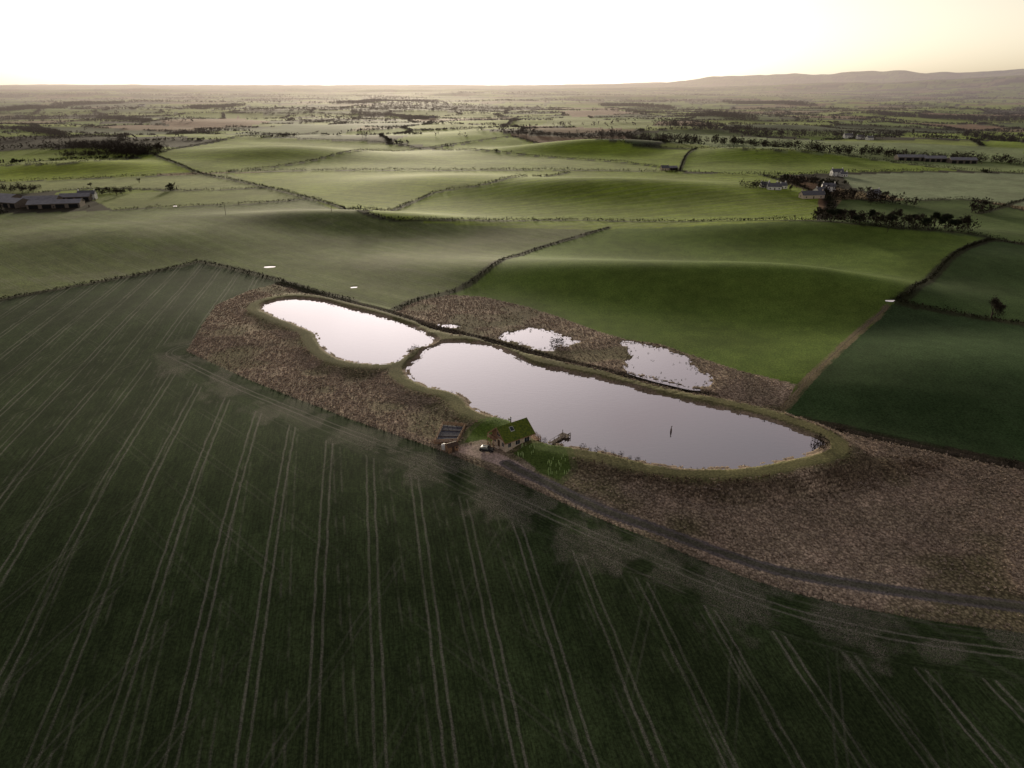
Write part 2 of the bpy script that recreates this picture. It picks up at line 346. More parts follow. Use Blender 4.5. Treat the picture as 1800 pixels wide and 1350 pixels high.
FIELDS=[ # outline, albedo, tram, direction, frost
([(-400,392),(0,376),(200,370),(440,358),(540,350),(640,374),(700,388),(860,388),(1070,400),(1010,418),(930,442),(850,480),(790,516),(740,527),(690,547),(620,532),(560,517),(480,490),(350,460),(150,500),(0,527),(-400,600)],(.115,.148,.05),.75,-50,.16),
([(1070,400),(1150,390),(1440,388),(1560,400),(1740,420),(1690,440),(1650,475),(1600,515),(1572,535),(1470,620),(1372,712),(1400,674),(1300,652),(1230,628),(1160,605),(1100,597),(1050,582),(990,560),(930,540),(850,522),(790,518),(850,480),(930,442),(1010,418)],(.100,.150,.028),.0,0,.0),
([(1566,536),(1700,557),(1800,572),(2300,640),(2300,905),(1950,836),(1800,806),(1700,786),(1500,743),(1374,712),(1470,622)],(.040,.070,.026),.05,0,.0),
([(1740,420),(1800,428),(2300,470),(2300,640),(1800,572),(1572,532),(1600,515),(1650,475),(1690,440)],(.050,.083,.026),.0,0,.0),
([(640,372),(760,340),(870,320),(1000,303),(1150,302),(1340,308),(1440,345),(1436,388),(700,388)],(.165,.225,.026),1.,62,.0),
([(400,305),(560,300),(760,300),(960,299),(1000,303),(870,320),(760,340),(640,372),(540,348),(470,330)],(.195,.25,.038),.8,-60,.0),
([(400,303),(560,280),(740,262),(900,270),(1100,286),(1195,300),(1150,302),(960,299),(560,300)],(.18,.23,.05),.7,-70,.05),
([(760,262),(900,240),(1060,245),(1220,262),(1205,275),(1195,300),(1100,286),(900,270)],(.18,.25,.020),.7,70,.0),
([(1225,262),(1330,266),(1500,275),(1700,300),(1500,303),(1340,308),(1195,300),(1205,275)],(.155,.22,.024),.9,80,.0),
([(270,272),(420,240),(660,250),(740,262),(560,280),(400,303),(345,303)],(.175,.23,.030),.7,-60,.0),
([(-300,320),(-300,300),(0,292),(120,288),(260,275),(345,303),(200,312),(0,320)],(.20,.265,.016),1.,40,.0),
([(-300,345),(0,320),(200,312),(350,307),(400,305),(470,330),(330,335),(150,330),(0,345)],(.20,.235,.08),.2,0,.1),
([(150,345),(330,335),(470,330),(540,348),(440,358),(200,370)],(.17,.205,.06),.0,0,.1),
([(1480,308),(1600,303),(1900,305),(2200,310),(2200,362),(1800,362),(1700,350),(1600,352),(1500,330)],(.20,.245,.14),.2,60,.2),
([(1330,266),(1560,272),(1800,290),(2100,300),(1900,305),(1700,300),(1500,275)],(.18,.23,.09),.1,20,.1),
([(1440,388),(1480,350),(1600,352),(1700,350),(1800,370),(2200,400),(2200,462),(1800,428),(1560,400)],(.07,.105,.030),.0,0,.0),
([(1160,232),(1300,240),(1560,250),(1800,262),(1800,288),(1560,270),(1330,262),(1180,250)],(.19,.24,.11),.1,20,.1),
([(280,212),(420,206),(480,214),(430,224),(300,222)],(.19,.11,.07),.1,20,.0),
([(400,236),(520,216),(640,222),(560,238)],(.07,.105,.03),.1,20,.0),
([(940,222),(1000,205),(1160,214),(1130,228)],(.19,.23,.07),.1,20,.0),
([(980,196),(1080,190),(1120,200),(1010,206)],(.20,.12,.08),.1,20,.0),
([(690,248),(780,228),(900,236),(880,245),(760,258)],(.18,.25,.024),.1,20,.0),
]
FPW=[PP(f[0]) for f in FIELDS]
for pw,(pl,cl,t_,a_,f_) in zip(FPW,FIELDS):
    m=inside(X,Y,pw); colA[m]=cl; tr[m]=t_; ang[m]=math.radians(a_); frs[m]=f_
ca,sa=np.cos(ang),np.sin(ang)
Sc=X*ca-Y*sa; Tc=X*sa+Y*ca
# headland of the foreground field follows its curved edge
k=np.nonzero(nearm)[0]
inS=inside(X[k],Y[k],site); dL=dline(X[k],Y[k],Lw,False,40.)
own=(colA[k]==np.array(NEAR)).all(1)&~inS
hd=own&(dL<14); Sc[k[hd]]=dL[hd]-.5
hn=fbm(X[k]/9,Y[k]/9,3,12)
frs[k]=np.where(own,np.maximum(frs[k],.7*sm(17,8,dL)*sm(.50,.62,hn)),frs[k])
for (u_,v_,ra) in [(320,650,8),(400,683,9),(495,722,10),(625,768,8),(740,816,10),(880,880,10),(1060,958,11),(1290,1028,12),(1500,1078,10)]:
    px,py=P(u_,v_); qd=np.hypot(X[k]-px,Y[k]-py)/ra+(fbm(X[k]/4,Y[k]/4,4,3)-.5)*2.2
    frs[k]=np.maximum(frs[k],np.where(own,.8*sm(1.2,.2,qd),0))
mF1=inside(X,Y,FPW[0]); nb=fbm(X[mF1]/40,Y[mF1]/25,4,31); frs[mF1]=np.maximum(frs[mF1],.55*sm(.52,.66,nb))
# rough ground
ROUGH=(.34,.275,.215)
kx,ky=X[k],Y[k]
mk=inside(kx,ky,marsh)|inS
c_=np.array(ROUGH)*(.5+.9*fbm(kx/14,ky/14,4,15))[:,None]
gr=sm(.5,.66,fbm(kx/22,ky/16,3,16))[:,None]*.6; c_=c_*(1-gr)+np.array((.10,.105,.045))*gr
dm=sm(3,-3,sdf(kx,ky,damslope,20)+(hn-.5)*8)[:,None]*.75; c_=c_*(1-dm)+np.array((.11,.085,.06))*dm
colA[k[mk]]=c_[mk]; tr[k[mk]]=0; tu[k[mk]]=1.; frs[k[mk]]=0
dA=sdf(kx,ky,pondA,30); dB=sdf(kx,ky,pondB,30); dp=np.minimum(dA,dB)
w=(sm(9,6,dp+(hn-.5)*3)*inS)[:,None]; colA[k]=colA[k]*(1-w)+np.array((.13,.125,.060))*w; tu[k]*=(1-.75*w[:,0])
w=(sm(1.8,.6,dp+(hn-.5)*3)*inS)[:,None]; colA[k]=colA[k]*(1-w)+np.array((.25,.195,.15))*w
w=sm(3.0,1.5,dline(kx,ky,Uw,False,8)+(hn-.5)*1.5)[:,None]; colA[k]=colA[k]*(1-w)+np.array((.06,.05,.035))*w; tr[k]*=1-w[:,0]
w=sm(1.6,.7,dline(kx,ky,fpath,False,8)+(hn-.5)*2)[:,None]; colA[k]=colA[k]*(1-w)+np.array((.17,.14,.085))*w
for pl,cl in ((lawn,(.075,.12,.022)),(lawn2,(.07,.105,.026)),(yard,(.42,.335,.295))):
    w=sm(.6,-.6,sdf(kx,ky,pl,5)+(hn-.5)*1.5)[:,None]; colA[k]=colA[k]*(1-w)+np.array(cl)*w; tu[k]*=1-w[:,0]; tr[k]*=1-w[:,0]
dt=dline(kx,ky,track,False,8)
w=sm(2.0,1.6,dt+(hn-.5)*.6)[:,None]; colA[k]=colA[k]*(1-w)+np.array((.135,.12,.12))*w; tu[k]*=1-w[:,0]; tr[k]*=1-w[:,0]
w=sm(.55,.2,dt)[:,None]*.6; colA[k]=colA[k]*(1-w)+np.array((.07,.075,.04))*w
HEDGES=[
([(-400,600),(0,527),(150,500),(260,480),(350,460)],1.7),
([(350,460),(400,470),(480,490),(560,513),(620,528)],1.5),
([(690,545),(740,524),(790,514),(850,480),(930,442),(1010,418),(1070,400)],1.3),
([(700,388),(860,388),(1000,387),(1150,390),(1300,388),(1440,388)],2.4),
([(270,272),(345,303),(400,315),(470,330),(540,348),(600,365),(640,374),(700,388)],3.0),
([(640,372),(760,340),(870,320),(1000,303)],2.6),
([(400,304),(560,300),(760,300),(960,299),(1150,302),(1340,308),(1500,303),(1650,301)],3.4),
([(400,302),(560,280),(740,262),(900,240)],2.7),
([(760,262),(900,270),(1100,286),(1195,300)],3.0),
([(1195,300),(1205,275),(1225,262)],3.0),
([(900,240),(1060,245),(1220,262),(1330,266)],4.0),
([(1740,420),(1690,440),(1650,475),(1600,515),(1580,530),(1700,555),(1800,570),(1900,585),(2200,625)],2.0),
([(1690,440),(1740,422),(1800,430),(2200,465)],1.5),
([(-300,322),(0,320),(200,312),(350,307),(410,303)],3.0),
([(200,370),(300,364),(440,358),(540,350)],2.3),
([(0,345),(150,332),(330,335),(470,330)],2.0),
([(-300,300),(0,292),(120,288),(260,275)],3.0),
([(1440,388),(1560,400),(1700,410),(1800,428),(2100,450)],2.2),
([(1340,308),(1400,325),(1440,345),(1480,350),(1600,353),(1700,351),(1800,370)],2.8),
([(270,272),(420,240),(560,232)],3.0),([(420,240),(660,250),(740,262)],2.8),
([(1720,375),(1760,365),(1800,352),(1900,335)],2.2),
([(1330,266),(1500,275),(1700,300),(1900,306)],3.5),
]
HW=[(smooth(PP(a),False,3),b) for a,b in HEDGES]
midm=np.nonzero((r<1900)&(np.abs(np.arctan2(X,Y))<.95))[0]
mx_,my_=X[midm],Y[midm]; hn2=fbm(mx_/5,my_/5,2,77)
for ln_,hh in HW:
    w=sm(3.6,1.6,dline(mx_,my_,ln_,False,6)+(hn2-.5)*2)[:,None]*.92
    colA[midm]=colA[midm]*(1-w)+np.array((.026,.027,.012))*w; tr[midm]*=1-w[:,0]
me=ground.data
a=me.color_attributes.new('Col','FLOAT_COLOR','POINT'); a.data.foreach_set('color',np.column_stack([colA,np.ones(n)]).astype(np.float32).ravel())
a=me.color_attributes.new('Msk','FLOAT_COLOR','POINT'); a.data.foreach_set('color',np.column_stack([tr,tu,frs,np.ones(n)]).astype(np.float32).ravel())
a=me.attributes.new('Crd','FLOAT_VECTOR','POINT'); a.data.foreach_set('vector',np.column_stack([Sc,Tc,np.zeros(n)]).astype(np.float32).ravel())
# ------------------------------------------------------------ water sheets
def water(name,poly,z,off):
    nxt=np.roll(poly,-1,0); prv=np.roll(poly,1,0); t=nxt-prv; nn=np.column_stack([t[:,1],-t[:,0]]); nn/=np.linalg.norm(nn,axis=1,keepdims=True)+1e-9
    ar=np.sum(poly[:,0]*nxt[:,1]-nxt[:,0]*poly[:,1]); 
    if ar<0: nn=-nn
    p=poly+nn*off
    if ar<0: p=p[::-1]
    me=bpy.data.meshes.new(name); me.from_pydata([(a,b,z) for a,b in p],[],[list(range(len(p)))]); me.materials.append(wm)
    return link(bpy.data.objects.new(name,me))
water('pond_water',pondA,WL,1.3); water('pond_water',pondB,WL+.002,1.3)
water('marsh_pool_water',poolC,-.02,2.6); water('marsh_pool_water',poolD,-.024,2.6); water('marsh_pool_water',poolE,-.028,.3)
for (px,py,ra,rb),pz in zip(PUDW,PUDZ):
    th=np.linspace(0,2*math.pi,28,endpoint=False)
    water('puddle_water',np.column_stack([px+ra*1.2*np.cos(th),py+rb*1.2*np.sin(th)]),pz-.12,0)
# ------------------------------------------------------------ hedges and woods
C=[];Rd=[];Hg=[]
for ln_,hh in HW:
    d=float(np.linalg.norm(ln_.mean(0))); st=.75 if d<600 else 1.1
    p=along(ln_,st,.35); keep=vnoise(p[:,0]/9,p[:,1]/9,5)>.12; p=p[keep]
    C.append(to3(p,-.1)); k1=.75+.5*rng.random(len(p)); Rd.append(.55*hh**.5*k1); Hg.append(hh*k1*(.7+.7*vnoise(p[:,0]/12,p[:,1]/12,6)))
clumps('hedgerow',np.concatenate(C),np.concatenate(Rd),np.concatenate(Hg),10,mHedge,.55)
m_=900000; rr_=np.sqrt(rng.uniform(620**2,3600**2,m_)); aa_=rng.uniform(-.85,.85,m_); x_,y_=rr_*np.sin(aa_),rr_*np.cos(aa_)
e,_=vor(x_,y_); mm=(e<5)
x_,y_=x_[mm],y_[mm]
bad=np.zeros(len(x_),bool)
for pw in FPW: bad|=inside(x_,y_,pw)
x_,y_=x_[~bad],y_[~bad]; nh=vnoise(x_/60,y_/60,9); s_=nh>.12; x_,y_,nh=x_[s_],y_[s_],nh[s_]
clumps('distant_hedgerows',np.column_stack([x_,y_,height(x_,y_)-.2]),2.0+rng.random(len(x_))*1.4,2.4+6.5*nh**3+rng.random(len(x_)),7,mHedge,.6)
# woods: belts and copses (line, half width m, height)
WOODS=[([(105,262),(160,258),(215,262),(262,268)],32,10),([(110,275),(190,272),(262,272)],14,8),([(0,196),(100,188),(210,182)],50,14),([(1060,240),(1180,248),(1310,256)],16,13),
([(1165,222),(1240,226),(1310,234)],26,15),([(1310,255),(1440,268),(1560,272)],12,12),([(1540,273),(1700,282),(1800,290)],14,11),([(940,238),(1010,243),(1060,240)],9,9),
([(905,236),(935,236)],12,13),([(1310,238),(1480,240),(1540,244)],14,12),([(620,198),(700,205),(760,210)],20,11),([(1200,205),(1320,212)],30,13),([(1060,186),(1180,192)],40,16),
([(340,190),(420,186)],40,14),([(600,182),(760,178)],60,14),([(1280,180),(1420,186)],50,15),([(1530,200),(1700,210),(1800,212)],30,12),
([(0,226),(70,230),(110,240)],16,9),([(180,208),(260,214)],20,9),([(1690,238),(1800,250)],12,10),([(1435,385),(1520,392),(1600,400),(1705,404)],7,7),([(1310,330),(1345,328)],7,7),([(1375,325),(1450,320)],9,8),
([(1540,355),(1600,362)],9,9),([(1700,372),(1745,372)],9,10),([(0,336),(60,334)],10,7),([(165,342),(230,338)],6,6),([(1450,345),(1540,352)],11,9),([(300,236),(380,232)],12,6)]
C=[];Rd=[];Hg=[]
for wl,hw,ht in WOODS:
    lw=PP(wl); Ln=np.sum(np.linalg.norm(np.diff(lw,axis=0),axis=1)); ar=Ln*hw*2; kN=int(min(max(ar/ (ht*ht*.30),14),1500))
    p=along(lw,max(Ln/kN,.05),0)[:kN*2]; p=p+rng.uniform(-1,1,p.shape)*hw; s_=(vnoise(p[:,0]/(hw*1.2),p[:,1]/(hw*1.2),3)>.22)&(np.hypot(p[:,0],p[:,1])>450); p=p[s_]
    if len(p)==0: continue
    C.append(to3(p,-.3)); k1=.65+.6*rng.random(len(p)); Rd.append(ht*.36*k1); Hg.append(ht*k1)
clumps('distant_woodland',np.concatenate(C),np.concatenate(Rd),np.concatenate(Hg),46,mTwig,.26)
m_=60000; rr_=np.sqrt(rng.uniform(1500**2,9000**2,m_)); aa_=rng.uniform(-.85,.85,m_); x_,y_=rr_*np.sin(aa_),rr_*np.cos(aa_)
s_=(fbm(x_/500+7,y_/260,3,50)>.63)|(rng.random(m_)<.012); x_,y_=x_[s_],y_[s_]
k1=.6+.6*rng.random(len(x_)); clumps('distant_trees',np.column_stack([x_,y_,height(x_,y_)-.5]),6.5*k1,12*k1,16,mTwig,.35)
# ------------------------------------------------------------ tussocks
def region_pts(poly,dens):
    a,b=poly.min(0),poly.max(0); k=int((b[0]-a[0])*(b[1]-a[1])*dens); p=a+rng.random((k,2))*(b-a); return p[inside(p[:,0],p[:,1],poly)]
p=np.concatenate([region_pts(site,1.8),region_pts(marsh,1.1)])
p=p[np.hypot(p[:,0],p[:,1])<560]
x_,y_=p[:,0],p[:,1]
ok=(np.minimum(sdf(x_,y_,pondA,12),sdf(x_,y_,pondB,12))>6.5)&(dline(x_,y_,track,False,6)>2.4)&(dline(x_,y_,Uw,False,6)>1.5)
for pl in (yard,lawn,lawn2): ok&=~inside(x_,y_,pl)
for pl in (poolC,poolD,poolE): ok&=(sdf(x_,y_,pl,6)>.5)
pen=PP([(775,745),(818,750),(806,776),(762,782)]); ok&=~inside(x_,y_,pen)
ok&=~((fbm(x_/22,y_/16,3,16)>.56)&(rng.random(len(x_))<.75))
p=p[ok]; dk=sdf(p[:,0],p[:,1],damslope,10)+rng.normal(size=len(p))*1.5<0
def tussocks(name,p,rad,ht,mat,nb=9):
    """arching tufts: nb tapering blades sprayed out from each crown"""
    nT=len(p); s=(.6+.8*rng.random(nT))[:,None]
    th=rng.random((nT,nb))*2*math.pi; lean=rng.uniform(.25,1.1,(nT,nb))*rad*s; hh=ht*s*rng.uniform(.5,1.15,(nT,nb))
    cx_,sx_=np.cos(th),np.sin(th); w=rad*.20*s
    base=np.stack([cx_*rad*.18*s,sx_*rad*.18*s,np.zeros_like(th)],-1)
    perp=np.stack([-sx_*w,cx_*w,np.zeros_like(th)],-1)
    tip=np.stack([cx_*lean,sx_*lean,hh],-1)
    V=np.stack([base-perp,base+perp,tip],2)+p[:,None,None,:]
    V=V.reshape(-1,3); return soup(name,V,np.arange(len(V)).reshape(-1,3),mat)
tussocks('tussock_grass',to3(p[~dk],-.03),.48,.38,mTuss); tussocks('dark_tussock_grass',to3(p[dk],-.03),.5,.55,mTussD)
# rushes round pools
C=[]
for pl in (poolC,poolD,poolE):
    o=along(np.vstack([pl,pl[:1]]),.9,1.6); C.append(o)
    if pl is not poolE: C.append(region_pts(pl,.012))
p=np.concatenate(C); clumps('rushes',to3(p,0),.45,.75,9,mRush,.5)
p=along(np.vstack([pondB,pondB[:1]]),1.1,.3); q2=along(np.vstack([pondA,pondA[:1]]),1.3,.3); p=np.concatenate([p,q2]); p=p[vnoise(p[:,0]/6,p[:,1]/6,2)>.45]
o3=to3(p,0); o3=o3[o3[:,2]>WL-.25]; clumps('pond_edge_rushes',o3,.35,.5,7,mRush,.5)
# shoreline willow shrubs
def shrub(pts,rad,ht,name='shrub',nn=70):
    for (u_,v_) in pts:
        x,y=P(u_,v_); k=.7+.6*random.random(); c=np.array([[x,y,zat(x,y)-.1]]); cc=np.repeat(c,3,0)+np.array([[0,0,0],[rad*.5,0.2,0],[-rad*.4,-.2,0]])*k
        clumps(name,cc,rad*k*np.array([1,.7,.75]),ht*k*np.array([1,.75,.8]),nn,mTwig,.16)
shrub([(948,776),(957,779),(1024,796),(1036,799),(1049,803),(1062,807),(1076,810),(1090,814),(1106,819),(1120,823),(941,768)],1.0,2.3)
shrub([(1482,740),(1782,800),(975,605),(722,626),(730,620),(1437,782),(1442,795),(985,606)],1.9,3.2)
# ------------------------------------------------------------ bare trees
def tree_mesh(seed,ht,mat2=mTwig,twig=26,spread=.62):
    rd=random.Random(seed); V=[];F=[];TV=[]
    def seg(a,b,r1,r2):
        d=(b-a).normalized(); o=d.orthogonal().normalized(); o2=d.cross(o); k=len(V)
        for c,r in ((a,r1),(b,r2)):
            for i in range(5): th=i*2*math.pi/5; V.append(c+(o*math.cos(th)+o2*math.sin(th))*r)
        for i in range(5): F.append((k+i,k+(i+1)%5,k+5+(i+1)%5,k+5+i))
    def grow(a,d,l,r,lev):
        mid=a+d*l*.5+Vector((rd.gauss(0,1),rd.gauss(0,1),0))*l*.05; b=mid+(d+Vector((rd.gauss(0,.15),rd.gauss(0,.15),.05))).normalized()*l*.5
        seg(a,mid,r,r*.85); seg(mid,b,r*.85,r*.6)
        if lev>=4:
            for i in range(twig):
                c=b+Vector((rd.gauss(0,1),rd.gauss(0,1),rd.gauss(0,.8)))*ht*.045
                dd=Vector((rd.gauss(0,1),rd.gauss(0,1),rd.gauss(.3,1))).normalized()*ht*.04; s=Vector((rd.gauss(0,1),rd.gauss(0,1),rd.gauss(0,1)))*ht*.0045
                TV.extend([c-dd,c+dd*.6+s,c+dd-s])
            return
        for i in range(rd.choice((2,3,3)) if lev else 4):
            o=d.orthogonal().normalized(); o.rotate(Quaternion(d,rd.uniform(0,6.28)))
            nd=(d+o*rd.uniform(.45,spread+.35)+Vector((0,0,.12))).normalized(); grow(b if rd.random()<.7 else mid,nd,l*rd.uniform(.62,.82),r*.58,lev+1)
    grow(Vector((0,0,-.3)),Vector((0,0,1)),ht*.27,ht*.026,0)
    me=bpy.data.meshes.new('bare_tree'); k=len(V); allV=[tuple(v) for v in V]+[tuple(v) for v in TV]
    fs=F+[(k+3*i,k+3*i+1,k+3*i+2) for i in range(len(TV)//3)]
    me.from_pydata(allV,[],fs); me.materials.append(mBark); me.materials.append(mat2)
    mi=np.array([0]*len(F)+[1]*(len(TV)//3),dtype=np.int32); me.polygons.foreach_set('material_index',mi); me.update(); return me
TM=[tree_mesh(s,10,mTwig,24) for s in (1,2,3)]; TP=[tree_mesh(s,10,mPine,60,.35) for s in (11,12)]
def tree(u_,v_,ht,pool=TM,name='bare_tree'):
    x,y=P(u_,v_); o=bpy.data.objects.new(name,random.choice(pool)); s=ht/10; o.scale=(s,s,s*random.uniform(.9,1.1)); o.rotation_euler=(0,0,random.uniform(0,6.28)); o.location=(x,y,zat(x,y)); link(o)
tree(1742,560,15); tree(1749,556,8)
for u_ in np.arange(1440,1705,10.5): tree(u_+random.uniform(-3,3),389+(u_-1440)*.065+random.uniform(-4,4),random.uniform(9,14),TP if random.random()<.55 else TM,'tree')
for u_,v_,h_ in [(1400,330,9),(1390,336,8),(1412,334,7),(1555,352,11),(1548,356,9),(1525,340,9),(1512,338,8),(1708,374,10),(1725,372,12),(1740,374,9),(1340,333,6),(205,345,9),(215,343,8),(60,338,8),(40,340,9),(20,338,7),(245,322,7),(912,240,13),(925,241,15),(935,241,12),(678,215,9),(1530,360,8),(1600,360,6),(160,330,7),(75,215,9),(1205,252,10),(830,222,9),(640,212,9),(735,215,9),(175,341,8),(188,340,9),(1485,345,9),(1500,350,10),(1470,352,8),(1570,356,9)]: tree(u_,v_,h_)
# ------------------------------------------------------------ construction helpers
def empty(name,x,y,z,rot):
    e=bpy.data.objects.new(name,None); e.location=(x,y,z); e.rotation_euler=(0,0,rot); return link(e)
def mesh(name,vs,fs,mat,par=None,loc=(0,0,0)):
    me=bpy.data.meshes.new(name); me.from_pydata(vs,[],fs); me.materials.append(mat); me.update(); o=link(bpy.data.objects.new(name,me)); o.location=loc
    if par: o.parent=par
    return o
def box(name,c,s,mat,par,bev=0):
    x,y,z=[a/2 for a in s]; vs=[(i*x,j*y,k*z) for i in (-1,1) for j in (-1,1) for k in (-1,1)]
    fs=[(0,1,3,2),(4,6,7,5),(0,4,5,1),(2,3,7,6),(0,2,6,4),(1,5,7,3)]
    o=mesh(name,vs,fs,mat,par,c)
    if bev: b=o.modifiers.new('b','BEVEL'); b.width=bev; b.segments=2
    return o
def cyl(name,c,r,l,mat,par,axis='Z',n=16,r2=None):
    r2=r if r2 is None else r2; vs=[];
    for k,(z,rr) in enumerate(((-l/2,r),(l/2,r2))):
        for i in range(n):
            a=2*math.pi*i/n; p=(rr*math.cos(a),rr*math.sin(a),z)
            vs.append(p if axis=='Z' else ((p[0],p[2],p[1]) if axis=='Y' else (p[2],p[0],p[1])))
    fs=[tuple(range(n-1,-1,-1)),tuple(range(n,2*n))]+[(i,(i+1)%n,n+(i+1)%n,n+i) for i in range(n)]
    return mesh(name,vs,fs,mat,par,c)
def prism(name,w,l,eave,ridge,mat,par,x0=0,y0=0):
    """gabled body: ridge along x"""
    vs=[]
    for x in (x0,x0+l): vs+=[(x,y0,0),(x,y0+w,0),(x,y0+w,eave),(x,y0+w/2,ridge),(x,y0,eave)]
    return mesh(name,vs,[(0,1,2,3,4)[::-1],(5,6,7,8,9),(0,1,6,5),(1,2,7,6),(2,3,8,7),(3,4,9,8),(4,0,5,9)],mat,par)
def roof(name,w,l,eave,ridge,mat,par,ov=.5,th=.2,x0=0,y0=0,up=.02):
    for sgn,nm in ((0,'roof_front'),(1,'roof_back')):
        sl=(ridge-eave)/(w/2); ye=y0-ov if not sgn else y0+w+ov; ze=eave-ov*sl+up; zr=ridge+up; yr=y0+w/2
        vs=[]
        for x in (x0-ov,x0+l+ov): vs+=[(x,ye,ze),(x,yr,zr),(x,yr,zr+th),(x,ye,ze+th)]
        mesh(nm,vs,[(0,1,2,3)[::-1],(4,5,6,7),(0,1,5,4),(1,2,6,5),(2,3,7,6),(3,0,4,7)],mat,par)
# ---- cabin
cx,cy=P(889,797); yz=zat(cx,cy)+.45
cab=empty('timber_lodge_with_grass_roof',cx,cy,yz,math.radians(36))
Wd,Ln,Ev,Rg=7.0,9.4,3.5,6.3
box('plinth',(Ln/2,Wd/2,-.6),(Ln+.2,Wd+.2,1.5),mStone,cab)
prism('walls',Wd,Ln,Ev,Rg,mStone,cab)
roof('roof',Wd,Ln,Ev,Rg,mSod,cab,ov=.9,th=.28,up=.03)
sl=(Rg-Ev)/(Wd/2); 
for xx in (-.94,Ln+.94):
    for sg in (0,1):
        y1=-.95 if not sg else Wd+.95; z1=Ev-.95*sl
        vs=[(xx-.04,y1,z1-.12),(xx-.04,Wd/2,Rg-.12),(xx-.04,Wd/2,Rg+.36),(xx-.04,y1,z1+.36)]; vs+=[(a+.08,b,c_) for a,b,c_ in vs]
        mesh('bargeboard',vs,[(3,2,1,0),(4,5,6,7),(0,1,5,4),(1,2,6,5),(2,3,7,6),(3,0,4,7)],mWood,cab)
box('gutter',(Ln/2,-.98,Ev-.9*sl+.12),(Ln+1.9,.10,.22),mWood,cab)
box('gutter_back',(Ln/2,Wd+.98,Ev-.9*sl+.12),(Ln+1.9,.10,.22),mWood,cab)
vs=[(-.05,.02,2.75),(-.05,Wd-.02,2.75),(-.05,Wd-.02,Ev-.02),(-.05,Wd/2,Rg-.05),(-.05,.02,Ev-.02)]; vs+=[(-.003,b,c_) for a,b,c_ in vs]
mesh('gable_cladding',vs,[(0,1,2,3,4)[::-1],(5,6,7,8,9)]+[(i,(i+1)%5,5+(i+1)%5,5+i) for i in range(5)],mWood,cab)
def win(face,a,z,w,h,nm='window'):
    if face=='front':
        box(nm+'_frame',(a,-.03,z),(w+.2,.08,h+.2),mFrame,cab); box(nm+'_pane',(a,-.06,z),(w,.06,h),mGlass,cab); box(nm+'_mullion',(a,-.08,z),(.07,.06,h),mFrame,cab)
    else:
        xx=-.08 if face=='left' else Ln+.05; sg=-1 if face=='left' else 1
        box(nm+'_frame',(xx,a,z),(.08,w+.2,h+.2),mFrame,cab); box(nm+'_pane',(xx+sg*.03,a,z),(.06,w,h),mGlass,cab); box(nm+'_mullion',(xx+sg*.05,a,z),(.06,.07,h),mFrame,cab)
win('front',1.4,1.5,1.0,1.3); win('front',4.4,1.5,1.5,1.3); win('front',7.8,1.4,1.7,2.1,'patio_door')
win('left',1.3,1.5,1.0,1.2); win('left',5.6,1.5,1.2,1.2); win('left',3.5,4.2,1.3,1.3)
box('front_door',(-.07,3.5,1.1),(.1,1.0,2.1),mWoodD,cab); win('right',3.5,1.3,2.8,2.1,'glazed_doors'); win('right',3.5,4.3,1.6,1.2)
box('door_step',(-.6,3.5,-.1),(1.0,1.8,.3),mStone,cab)
def onslope(x,t): y=t*(Wd/2); return (x,y,Ev+y*sl+.30)
a1,a2=onslope(3.6,.42),onslope(3.6,.70)
for nm,gr_,m_2,dz in (('rooflight_frame',0.12,mFrame,.04),('rooflight_glass',0,mGlass,.09)):
    vs=[(3.1-gr_,a1[1]-gr_,a1[2]-gr_*sl+dz),(4.2+gr_,a1[1]-gr_,a1[2]-gr_*sl+dz),(4.2+gr_,a2[1]+gr_,a2[2]+gr_*sl+dz),(3.1-gr_,a2[1]+gr_,a2[2]+gr_*sl+dz)]
    vs+=[(a,b,c_-.12) for a,b,c_ in vs]; mesh(nm,vs,[(0,1,2,3),(7,6,5,4),(0,4,5,1),(1,5,6,2),(2,6,7,3),(3,7,4,0)],m_2,cab)
cyl('flue',(5.2,4.6,6.6),.13,2.4,mMetal,cab); cyl('flue_cowl',(5.2,4.6,7.85),.22,.2,mMetal,cab)
box('deck',(Ln+1.75,Wd/2,.25),(3.2,Wd+1.5,.16),mWood,cab); box('deck_side',(Ln/2+3,Wd+1.3,.247),(7.5,2.2,.15),mWood,cab)
for i in range(7): box('deck_post',(Ln+3.25,-.6+i*1.35,.0),(.13,.13,2.4),mWood,cab)
for z in (.75,1.2): box('deck_rail',(Ln+3.25,Wd/2,z),(.07,Wd+1.5,.08),mWood,cab)
for z in (.75,1.2): box('deck_rail_side',(Ln+1.7,-.68,z),(3.0,.07,.08),mWood,cab)
box('balcony',(-1.0,5.3,2.6),(1.9,3.2,.14),mWood,cab)
for y in (3.8,5.3,6.8): box('balcony_post',(-1.85,y,1.6),(.13,.13,4.0),mWood,cab)
for z in (3.1,3.55): box('balcony_rail',(-1.85,5.3,z),(.07,3.2,.08),mWood,cab)
for i in range(9): box('balcony_baluster',(-1.85,3.9+i*.35,3.1),(.04,.04,.9),mWood,cab)
